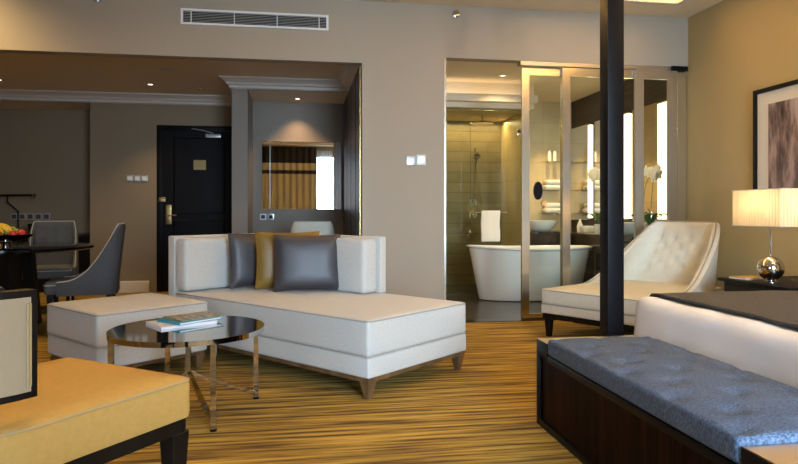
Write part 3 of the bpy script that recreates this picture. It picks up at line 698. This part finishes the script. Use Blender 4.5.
def runner():
    bm = bmesh.new(); n = 26; G = []; x0, x1 = 1.90, 2.75
    for i in range(n+1):
        x = x0+(x1-x0)*i/n; row = []
        for j in range(41):
            s = -1.12+2.24*j/40; half = (by1-by0)/2; r_ = .08
            if abs(s) < half-r_+.02: y, z = s, .612
            else:
                q = abs(s)-(half-r_+.02); a = min(PI/2, q/r_); y = (half-r_+.02)+r_*math.sin(a); z = .612-r_*(1-math.cos(a))
                if q > r_*PI/2: z -= q-r_*PI/2
                y *= 1 if s > 0 else -1
            z += .004*noise.noise(Vector((x*6, s*6, 3)))
            row.append((bm.verts.new((x, y+(by0+by1)/2, z+.006)), bm.verts.new((x, y+(by0+by1)/2, z-.006))))
        G.append(row)
    for i in range(n):
        for j in range(40):
            for s in (0, 1): bm.faces.new((G[i][j][s], G[i+1][j][s], G[i+1][j+1][s], G[i][j+1][s]))
    for i in (0, n):
        for j in range(40): bm.faces.new((G[i][j][0], G[i][j][1], G[i][j+1][1], G[i][j+1][0]))
    for j in (0, 40):
        for i in range(n): bm.faces.new((G[i][j][0], G[i][j][1], G[i+1][j][1], G[i+1][j][0]))
    return tag(finish(bm, 'bed_runner', 'runner', None, True), 'dark grey woven runner laid across the white bed', 'bed runner')
runner()
def bed_pillow(label, x, y, rz=PI/2):
    bm = gbox(.62, .42, .13, .06, 12, 10, 3, lambda p: Vector((p.x, p.y, .065+(p.z-.065)*(1-.7*(abs(p.x)/.31)**4)*(1-.6*(abs(p.y)/.21)**4))))
    o = finish(bm, 'bed_pillow', 'duvet', None, True); o.location = (x, y, .598); o.rotation_euler = (0, 0, rz); return tag(o, label, 'pillow', 'white pillows at the head of the bed')
bed_pillow('white pillow at the head of the bed, below the lamp', 3.53, 2.82)
bed_pillow('white pillow at the head of the bed, nearer the camera', 3.53, 1.95)
# bench
be = thing('bench', 'dark veneered bench with tufted blue grey cushion at the foot of the bed', 'bench', (1.17, 0, 0))
BY0, BY1, BW = 1.40, 3.01, .52
boxes('body', 'ebony', [(.012, BY0+.03, .03, BW-.012, BY1-.03, .345)], be)
boxes('frame', 'black', [(0, BY0, 0, BW, BY0+.13, .42), (0, BY1-.14, .345, BW, BY1, .42), (0, BY1-.03, 0, BW, BY1, .345), (0, BY0+.13, .335, BW, BY1-.14, .365),
                         (0, BY0+.13, 0, BW, BY1-.03, .03)], be, .002)
boxes('end_top', 'champagne', [(.004, BY1-.138, .42, BW-.004, BY1-.004, .423)], be)
def tf2(p): return p
tfb = [(x, y) for i, y in enumerate([-.62+.155*k for k in range(9)]) for x in ((-.13, .13) if i % 2 else (-.22, 0, .22))]
boxes('end_top', 'champagne', [(.004, BY0+.004, .42, BW-.004, BY0+.128, .423)], be)
bc = cushion('seat_cushion', 'bench', BW+.01, BY1-.14-BY0-.13-.006, .085, .02, (BW/2, (BY0+.13+BY1-.14)/2, .366), be, .01, tfb, .022, .030, 18, 54)
# nightstand and lamp
ns = thing('nightstand', 'black nightstand by the far side of the bed carrying the lamp', 'nightstand', (0, 0, 0))
boxes('body', 'blackwood', [(3.21, 3.72, .06, 3.88, 4.38, .53)], ns); boxes('top', 'black', [(3.18, 3.69, .53, 3.885, 4.42, .555)], ns, .003)
boxes('plinth', 'blackwood', [(3.25, 3.76, 0, 3.86, 4.34, .061)], ns)
for z in (.10, .32):
    dr = boxes('drawer', 'blackwood', [(3.198, 3.74, z, 3.21, 4.36, z+.19)], ns); tube('knob', 'chrome', [(3.198, 4.05, z+.1), (3.175, 4.05, z+.1)], .012, dr)
LX, LY = 3.31, 4.02
tl = thing('table_lamp', 'lit lamp with pleated rectangular shade and mirrored ball base on the nightstand', 'lamp', (LX, LY, .555))
lathed('base', 'chrome', [(0, 0), (.045, 0), (.045, .008), (.02, .014), (.02, .02)]+[(.088*math.sin(a), .102-.088*math.cos(a)) for a in [.25+(PI-.45)*k/22 for k in range(23)]]+[(.014, .19), (0, .19)], (0, 0, 0), tl, 40)
tube('stem', 'chrome', [(0, 0, .185), (0, 0, .50)], .0065, tl)
def shade():
    bm = bmesh.new(); hx, hy = .12, .24; n = []
    per = [(-hx, -hy), (hx, -hy), (hx, hy), (-hx, hy)]; pts = []
    for i in range(4):
        a, b_ = Vector(per[i]), Vector(per[(i+1) % 4]); L = (b_-a).length; k = int(L/.013)//2*2; nn = Vector(((b_-a).y, -(b_-a).x)).normalized()
        for q in range(k): pts.append(a+(b_-a)*q/k+nn*(.006 if q % 2 else -.0))
    R_ = [[bm.verts.new((p.x, p.y, z)) for p in pts] for z in (.402, .66)]
    for k in range(len(pts)): bm.faces.new((R_[0][k], R_[0][(k+1) % len(pts)], R_[1][(k+1) % len(pts)], R_[1][k]))
    return finish(bm, 'lamp_shade', 'shade', tl)
shade()
for z in (.402, .66):
    tube('shade_trim', 'cream', [(x, y, z) for x, y in ((-.122, -.242), (.122, -.242), (.122, .242), (-.122, .242))], .004, tl, 6, True)
tube('shade_carrier', 'chrome', [(-.12, 0, .5), (.12, 0, .5)], .003, tl, 6)
lathed('bulb', 'porcelain', [(0, 0), (.015, 0), (.03, .04), (.025, .07), (0, .085)], (0, 0, .50), tl, 16)
for dy in (-.13, .0, .13): point('lamp_bulb', (LX-.0, LY+dy, 1.07+.04), .65, (1, .72, .4), .03)
point('lamp_bulb', (LX, LY, 1.15), 1.0, (1, .72, .4), .04)
nb = thing('notepad', 'tan notepad lying at the front of the nightstand', 'notepad', (3.33, 4.28, .5555), .25)
boxes('cover', 'tan', [(-.11, -.075, 0, .11, .075, .004)], nb); boxes('pages', 'paper', [(-.105, -.072, .004, .105, .072, .012)], nb)
boxes('top_cover', 'tan', [(-.11, -.075, .012, .11, .075, .015)], nb)
# picture
pc = thing('framed_picture', 'dark framed brown photograph of bark hanging on the right wall above the lamp', 'picture', (XR, 4.27, 1.59))
W2, H2 = .62, .51
bm = bmesh.new()
for b_ in ((-.035, -W2, -H2, -.001, -W2+.035, H2), (-.035, W2-.035, -H2, -.001, W2, H2), (-.035, -W2+.035, H2-.035, -.001, W2-.035, H2), (-.035, -W2+.035, -H2, -.001, W2-.035, -H2+.035)): box(bm, *b_)
finish(bm, 'frame', 'walnut', pc).data.materials[0] = M['blackwood']
boxes('mat_board', 'mat_board', [(-.018, -W2+.034, -H2+.034, -.001, W2-.034, H2-.034)], pc)
boxes('print', 'print', [(-.021, -W2+.165, -H2+.14, -.0185, W2-.165, H2-.14)], pc)

# ------------------------------------------------------------------ wall fittings
vg = thing('air_vent', 'long white air grille high on the wall above the foyer opening', 'vent', (-1.05, YW, 2.735))
boxes('frame', 'white_plastic', [(0, -.018, 0, 1.31, -.001, .018), (0, -.018, .122, 1.31, -.001, .14), (0, -.018, .018, .02, -.001, .122), (1.29, -.018, .018, 1.31, -.001, .122)]+[(x, -.016, .018, x+.008, -.004, .122) for x in (.085, .46, .84, 1.22)], vg)
boxes('backing', 'black', [(.02, -.003, .018, 1.29, -.001, .122)], vg)
m_g = mat('grille_grey', (.5, .5, .47), .5); M['grille'] = m_g
for k in range(7):
    b_ = bmesh.new(); z = .028+k*.0142; vv = [b_.verts.new(p) for p in ((.02, -.013, z), (1.29, -.013, z), (1.29, -.004, z+.006), (.02, -.004, z+.006), (.02, -.013, z-.0015), (1.29, -.013, z-.0015), (1.29, -.004, z+.0045), (.02, -.004, z+.0045))]
    for f in ((0, 1, 2, 3), (7, 6, 5, 4), (0, 4, 5, 1), (1, 5, 6, 2), (2, 6, 7, 3), (3, 7, 4, 0)): b_.faces.new([vv[i] for i in f])
    finish(b_, 'louvre', 'grille', vg)
def wall_plate(name, label, cat, x, y, z, w_, h_, m='white_plastic', rk=1, group=None, inner='socket'):
    t = thing(name, label, cat, (x, y, z), 0, group)
    boxes('plate', m, [(-w_/2, -.011, -h_/2, w_/2, -.0005, h_/2)], t, .002)
    for k in range(rk):
        a = -w_/2+w_*(k+.5)/rk; boxes('rocker', inner, [(a-w_/rk*.32, -.014, -h_*.3, a+w_/rk*.32, -.010, h_*.3)], t)
    return t
wall_plate('light_switch', 'silver light switch left of the thermostat on the beige wall', 'switch', 1.036, YW, 1.545, .085, .085, 'socket', 1, inner='white_plastic')
wall_plate('thermostat', 'white thermostat beside the silver switch on the beige wall', 'thermostat', 1.132, YW, 1.552, .09, .095, 'white_plastic', 1)
for k in range(3):
    wall_plate('light_switch', ['silver switch nearest the corner, left of the black door', 'middle silver switch of three left of the black door', 'silver switch of three nearest the black door'][k], 'switch', -2.225+k*.092, 8.79, 1.51, .086, .086, 'socket', 1, 'switches left of the black door', 'white_plastic')
for k in range(5):
    wall_plate('wall_socket', 'grey wall socket, ' + ['leftmost', 'second from left', 'middle one', 'second from right', 'rightmost'][k] + ' of the row above the recess desk', 'socket', -3.93+k*.105, 9.5, 1.0, .095, .095, 'socket', 1, 'sockets above the recess desk', 'slate')
wall_plate('wall_socket', 'white socket under the mirror, left one of the pair', 'socket', -.475, 8.39, 1.0, .08, .08, 'white_plastic', 1, 'socket pair under the mirror', 'slate')
wall_plate('wall_socket', 'grey socket under the mirror, right one of the pair', 'socket', -.375, 8.39, 1.0, .08, .08, 'socket', 1, 'socket pair under the mirror', 'black')
def sprinkler(label, x, y, z):
    t = thing('sprinkler', label, 'sprinkler', (x, y, z))
    o = lathed('escutcheon', 'chrome', [(0, 0), (.038, 0), (.034, .012), (.012, .018), (0, .018)], (0, 0, 0), t, 24); o.rotation_euler = (PI/2, 0, 0)
    tube('nozzle', 'brass', [(0, -.015, 0), (0, -.06, 0)], .011, t); o = lathed('deflector', 'chrome', [(0, 0), (.02, 0), (.02, .003), (0, .003)], (0, 0, 0), t, 16); o.rotation_euler = (PI/2, 0, 0); o.location = (0, -.06, 0)
sprinkler('chrome sprinkler high on the wall above the bathroom opening', 1.472, YW, 2.95)
sprinkler('chrome sprinkler high on the wall to the left of the air grille', -1.75, YW, 2.93)
def downlight(label, x, y, z, grp, on=True):
    t = thing('downlight', label, 'ceiling light', (x, y, z), 0, grp)
    lathed('trim_ring', 'chrome', [(.03, -.001), (.03, -.006), (.05, -.006), (.055, -.001)], (0, 0, 0), t, 24)
    lathed('lamp', 'bulb' if on else 'trim', [(0, -.002), (.029, -.002), (.029, -.004), (0, -.004)], (0, 0, 0), t, 20)
DL = [('recessed downlight in front of the black door', -1.80, 8.05, ZF), ('recessed downlight at the left edge over the dining table', -3.50, 8.05, ZF)]
for l_, x, y, z in DL:
    downlight(l_, x, y, z, 'foyer downlights'); spot('foyer_lamp', (x, y+.1, z-.03), 40, WARM, 95, .9)
downlight('recessed downlight over the mirror in the alcove', -.03, 8.08, 2.5, None); spot('alcove_lamp', (-.03, 8.16, 2.47), 28, (1, .62, .3), 100, .9)
downlight('recessed downlight over the bathtub', 2.43, 7.35, 2.72, None)
sp = lathed('ceiling_speaker', 'trim', [(0, -.004), (.09, -.004), (.10, -.001), (0, -.001)], (-1.42, 7.2, ZF)); tag(sp, 'flat round speaker grille in the foyer ceiling', 'speaker')
sd = lathed('ceiling_sprinkler', 'chrome', [(0, -.03), (.018, -.03), (.012, -.01), (.03, -.003), (.03, 0), (0, 0)], (-1.25, 8.2, ZF)); tag(sd, 'small sprinkler in the foyer ceiling near the door', 'sprinkler')
# alcove: mirror, desk
mr = thing('wall_mirror', 'wide frameless mirror hung in the alcove reflecting the curtains', 'mirror', (0, 8.39, 0))
boxes('mirror_glass', 'mirror', [(-.485, -.03, 1.10, .54, -.006, 1.985)], mr); boxes('side_strip', 'mirror', [(-.485, -.032, 1.10, -.387, -.0301, 1.985)], mr); boxes('edge_batten', 'socket', [(-.388, -.034, 1.10, -.383, -.0305, 1.985)], mr)
boxes('backing', 'black', [(-.47, -.006, 1.12, .52, -.0005, 1.96)], mr)
dk = thing('desk', 'dark desk built into the mirror alcove', 'desk', (0, 0, 0)); boxes('desktop', 'blackwood', [(-.60, 7.78, .72, .565, 8.385, .76)], dk, .003)
boxes('side_panel', 'blackwood', [(-.60, 7.80, 0, -.57, 8.38, .72)], dk); boxes('side_panel', 'blackwood', [(.535, 7.80, 0, .565, 8.38, .72)], dk)
# recess desk, box, reading lamp
rd = thing('counter', 'dark counter along the recess wall behind the dining table', 'counter', (0, 0, 0)); boxes('countertop', 'stone_top', [(-4.98, 8.92, .73, -2.74, 9.48, .77)], rd, .003)
boxes('cabinet', 'blackwood', [(-4.98, 8.96, 0, -2.76, 9.48, .73)], rd)
bx = thing('black_box', 'low black lidded box on the recess counter', 'box', (-3.36, 9.2, .7705)); boxes('body', 'black', [(-.22, -.14, 0, .22, .14, .10)], bx, .006); boxes('lid', 'black', [(-.225, -.145, .101, .225, .145, .135)], bx, .006)
rl = thing('reading_lamp', 'thin black swing arm lamp on the recess counter at the left edge', 'lamp', (-3.74, 9.15, .7705))
lathed('base', 'black', [(0, 0), (.07, 0), (.07, .015), (.02, .02), (0, .02)], (0, 0, 0), rl, 24)
tube('arm', 'black', [(0, 0, .015), (0, 0, .30), (-.13, 0, .42), (-.13, 0, .51)], .012, rl); tube('head', 'black', [(-.42, 0, .51), (.22, 0, .52)], .015, rl); lathed('lamp_cap', 'chrome', [(0, 0), (.03, 0), (.02, .04), (0, .045)], (.19, 0, .48), rl, 16)

# ------------------------------------------------------------------ bathroom fittings
tb = thing('bathtub', 'freestanding white oval bathtub behind the glass partition', 'bathtub', (2.79, 7.40, 0))
pr = [(0, .004), (.60, .004), (.64, .012), (.68, .2), (.725, .42), (.765, .60), (.80, .615), (.80, .628), (.775, .63), (.745, .61), (.69, .42), (.60, .16), (.5, .11), (0, .10)]
bm = bmesh.new(); lathe(bm, pr, (0, 0, 0), 64, 1, .5)
for v in bm.verts:
    k = max(0, min(1, v.co.z/.63)); v.co.y *= (.92+.1*k)
    if v.co.z > .3: v.co.z += .035*((v.co.x/.8)**2)*((v.co.z-.3)/.33)*(1 if v.co.x < 0 else .4)
finish(bm, 'tub_shell', 'porcelain', tb, True)
tube('overflow', 'chrome', [(.0, .30, .50), (.0, .285, .50)], .025, tb)
# shower glass screen + things
gs = thing('window_3', None, None, (1.38, 7.88, 0), 0, None, 'structure')
boxes('pane', 'shower_glass', [(0, -.005, .01, .30, .005, 2.38)], gs); boxes('pane', 'shower_glass', [(.31, -.005, .01, 1.56, .005, 2.38)], gs)
boxes('edge_channel', 'chrome', [(0, -.012, 2.38, 1.57, .012, 2.398), (0, -.012, .003, 1.57, .012, .012)], gs)
for z in (2.10, .4): boxes('hinge', 'chrome', [(1.42, -.02, z-.04, 1.53, .02, z+.04)], gs, .003)
def rain():
    t = thing('rain_shower', 'round chrome rain shower head under the shower ceiling', 'shower head', (2.48, 8.40, 0))
    lathed('head', 'chrome', [(0, 2.28), (.15, 2.28), (.155, 2.288), (.15, 2.296), (.02, 2.30), (0, 2.30)], (0, 0, 0), t, 36); tube('arm', 'chrome', [(0, 0, 2.298), (0, 0, 2.399)], .012, t)
rain()
hs = thing('hand_shower', 'chrome hand shower on a vertical rail on the shower wall', 'hand shower', (2.54, 9.0, 0))
tube('rail', 'chrome', [(0, -.05, 1.25), (0, -.05, 2.0)], .016, hs); 
for z in (1.27, 1.98): tube('bracket', 'chrome', [(0, -.001, z), (0, -.05, z)], .010, hs)
tube('handle', 'chrome', [(0, -.06, 1.70), (0, -.13, 1.86)], .012, hs); o = lathed('spray_head', 'chrome', [(0, 0), (.045, 0), (.05, .015), (0, .025)], (0, 0, 0), hs, 20); o.location = (0, -.14, 1.88); o.rotation_euler = (1.9, 0, 0)
tube('hose', 'chrome', [(0, -.08, 1.7), (.05, -.1, 1.4), (.08, -.1, 1.15), (.03, -.06, 1.1), (0, -.03, 1.2)], .006, hs)
for k, z in enumerate((1.20, 1.02)):
    mx = thing('shower_valve', ['round chrome shower valve, the upper of two', 'round chrome shower valve, the lower of two'][k], 'tap', (2.52, 9.0, z), 0, 'valves on the shower wall')
    o = lathed('plate', 'chrome', [(0, 0), (.065, 0), (.06, .01), (0, .012)], (0, 0, 0), mx, 24); o.rotation_euler = (PI/2, 0, 0); tube('lever', 'chrome', [(0, -.01, 0), (0, -.06, 0), (0, -.065, .05)], .01, mx)
tr = thing('towel_rail', 'chrome towel rail on the shower glass', 'towel rail', (2.42, 7.875, 1.06))
tube('bar', 'chrome', [(-.2, -.05, 0), (.22, -.05, 0)], .009, tr)
for s in (-.19, .21): tube('bracket', 'chrome', [(s, -.0, 0), (s, -.05, 0)], .008, tr)
bm = gbox(.25, .032, .40, .014, 8, 2, 6, lambda p: Vector((p.x+.004*math.sin(p.z*20), p.y+.003*math.sin(p.x*40), p.z)))
tw = finish(bm, 'hand_towel', 'towel', None, True); tw.location = (2.42, 7.825, .68); tag(tw, 'white towel hanging over the rail above the bathtub', 'towel')
# vanity along the right wall and back counter
vn = thing('vanity_counter', 'dark marble vanity counter running along the bathroom wall', 'vanity', (0, 0, 0))
boxes('countertop', 'stone_top', [(3.56, 6.15, .74, 4.045, 8.99, .79), (3.02, 8.45, .741, 3.56, 8.99, .789)], vn, .003)
boxes('apron', 'stone_top', [(3.58, 6.17, .56, 3.60, 8.46, .74), (3.02, 8.46, .56, 3.58, 8.48, .74)], vn)
boxes('lower_shelf', 'vanity_wood', [(3.64, 6.2, .25, 4.045, 8.98, .29)], vn)
for y in (6.2, 7.3, 8.4): boxes('leg', 'chrome', [(3.60, y, .0, 3.63, y+.03, .74)], vn)
def basin(label, x, y):
    t = thing('basin', label, 'basin', (x, y, .79), 0, 'white basins on the vanity')
    lathed('bowl', 'porcelain', [(0, 0), (.12, 0), (.17, .04), (.215, .12), (.225, .15), (.215, .15), (.20, .12), (.15, .05), (.1, .025), (0, .02)], (0, 0, 0), t, 40)
    lathed('drain', 'chrome', [(0, .02), (.02, .021), (.02, .024), (0, .024)], (0, 0, 0), t, 12)
basin('white round basin on the vanity in front of the towel shelves', 3.42, 8.62); basin('white round basin on the vanity below the orchid, nearer the camera', 3.76, 6.72)
def faucet(label, x, y, rz):
    t = thing('faucet', label, 'tap', (x, y, .79), rz, 'tall taps beside the basins')
    tube('body', 'chrome', [(0, 0, 0), (0, 0, .27)], .017, t); tube('spout', 'chrome', [(0, 0, .25), (-.14, 0, .25), (-.15, 0, .235)], .011, t); tube('lever', 'chrome', [(0, 0, .27), (.03, 0, .31)], .006, t)
faucet('tall chrome tap beside the basin under the towel shelves', 3.72, 8.55, .3); faucet('tall chrome tap beside the nearer basin', 3.99, 6.82, .3)
# mirrors and light strips on the right wall
for k, (y0, y1, l_) in enumerate(((6.62, 7.20, 'tall vanity mirror between the two nearer light strips'), (7.53, 8.19, 'tall vanity mirror between the two farther light strips'), (8.38, 8.97, 'tall vanity mirror in the far corner by the towel shelves'))):
    t = thing('vanity_mirror', l_, 'mirror', (4.05, 0, 0), 0, 'vanity mirrors')
    boxes('mirror_glass', 'mirror', [(-.03, y0+.01, .95, -.012, y1-.01, 2.31)], t); boxes('backing', 'black', [(-.012, y0, .94, -.001, y1, 2.32)], t)
for k, (y, l_) in enumerate(((6.45, 'tall glowing wall strip nearest the camera, above the chaise'), (7.36, 'tall glowing wall strip behind the orchid leaves, middle one'), (8.29, 'tall glowing wall strip farthest, beside the towel shelves'))):
    t = thing('light_strip', l_, 'wall light', (4.05, y, 0), 0, 'vertical light strips on the vanity wall')
    hw = .13 if k < 2 else .03
    boxes('diffuser', 'strip', [(-.06, -hw, .98, -.012, hw, 2.28)], t); boxes('housing', 'chrome', [(-.055, -hw-.008, .96, -.001, hw+.008, .98), (-.055, -hw-.008, 2.28, -.001, hw+.008, 2.30), (-.012, -hw, .98, -.001, hw, 2.28)], t)
# niche shelves + contents on the back wall
for k, z in enumerate((1.80, 1.38, 1.04)):
    sh_ = boxes('wall_shelf', 'glass', [(3.52, 8.80, z, 3.98, 8.998, z+.012)]); tag(sh_, ['top', 'middle', 'lowest'][k]+' glass shelf on the honey coloured bathroom wall', 'shelf', 'glass shelves by the vanity')
def towels(label, x, z, n=2):
    t = thing('folded_towel', label, 'towel', (x, 8.90, z), 0, 'folded towels on the shelves')
    for k in range(n):
        bm = gbox(.26-.03*k, .17, .075, .035, 5, 4, 2); bmesh.ops.translate(bm, vec=(0, 0, .073*k), verts=bm.verts); finish(bm, 'fold', 'towel', t, True)
towels('folded white towels on the middle bathroom shelf', 3.70, 1.393); towels('folded white towels on the lowest bathroom shelf', 3.70, 1.053)
for k in range(2):
    o = lathed('bottle', 'porcelain', [(0, 0), (.026, 0), (.026, .13), (.018, .14), (.018, .16), (0, .16)], (3.66+.085*k, 8.9, 1.813), None, 20); tag(o, ['left', 'right'][k]+' white bottle of the pair on the top bathroom shelf', 'bottle', 'bottles on the top shelf')
spot('niche_lamp', (3.6, 8.5, 2.60), 75, (1, .68, .3), 80, .7)
# amenities
o = lathed('soap_dispenser', 'porcelain', [(0, 0), (.04, 0), (.045, .08), (.02, .14), (.012, .18), (0, .18)], (3.78, 8.12, .7905), None, 20); tag(o, 'white soap dispenser on the vanity counter', 'dispenser')
o = boxes('tissue_box', 'porcelain', [(3.72, 7.86, .7905, 3.88, 7.99, .88)], None, .008); tag(o, 'square white tissue box on the vanity counter', 'box')
# orchids
def orchid(label, x, y, sgn, h=.62, dx=0):
    t = thing('orchid', label, 'plant', (x, y, .79), 0, 'white orchids on the vanity')
    lathed('pot', 'porcelain', [(0, 0), (.06, 0), (.075, .12), (.068, .12), (.06, .105), (0, .10)], (0, 0, 0), t, 24)
    for k in range(7):
        a = 2*PI*k/7+.3; L = random.uniform(.17, .26); bm = bmesh.new(); P = []
        for i in range(9):
            s = i/8; w_ = .03*math.sin(PI*min(1, s*.9+.08)); r_ = L*s; z = .11+.14*math.sin(s*2.2)
            c_ = Vector((r_*math.cos(a), r_*math.sin(a), z)); n_ = Vector((-math.sin(a), math.cos(a), 0))
            P.append([bm.verts.new(c_+n_*w_+Vector((0, 0, .008))), bm.verts.new(c_), bm.verts.new(c_-n_*w_+Vector((0, 0, .008))), bm.verts.new(c_-Vector((0, 0, .004)))])
        for A, B in zip(P, P[1:]):
            for q in range(4): bm.faces.new((A[q], A[(q+1) % 4], B[(q+1) % 4], B[q]))
        finish(bm, 'leaf', 'leaf', t, True)
    sp_ = [(dx*s*s+.03*math.sin(s*3), sgn*.20*s**3, .10+h*math.sin(s*1.75)/math.sin(1.57)) for s in [k/12 for k in range(13)]]
    tube('flower_stem', 'stem', sp_, .004, t, 6)
    for k in range(11):
        s = .78+.22*k/10; c_ = Vector((dx*s*s+random.uniform(-.05, .05), sgn*.20*s**3+random.uniform(-.08, .08), .10+h*math.sin(s*1.75)+random.uniform(-.05, .02)))
        bm = bmesh.new()
        for q in range(5):
            a = 2*PI*q/5+.3; u = Vector((0, math.cos(a), math.sin(a))); v_ = Vector((0, -math.sin(a), math.cos(a))); f_ = Vector((-1, -.8, 0)).normalized()
            c2 = c_+u*.034
            ring = [bm.verts.new(c2+u*.034*math.cos(b)+v_*.028*math.sin(b)) for b in [2*PI*i/8 for i in range(8)]]
            top = bm.verts.new(c2+f_*.006); bot = bm.verts.new(c2-f_*.004)
            for i in range(8): bm.faces.new((ring[i], ring[(i+1) % 8], top)); bm.faces.new((ring[(i+1) % 8], ring[i], bot))
        fl = finish(bm, 'flower', 'petal', t, True)
orchid('white orchid standing nearer the camera beside the nearer basin', 3.80, 6.42, -.6, .62)
orchid('white orchid standing farther back on the vanity, left of the bed post', 3.72, 7.42, -.8, .66, -.14)
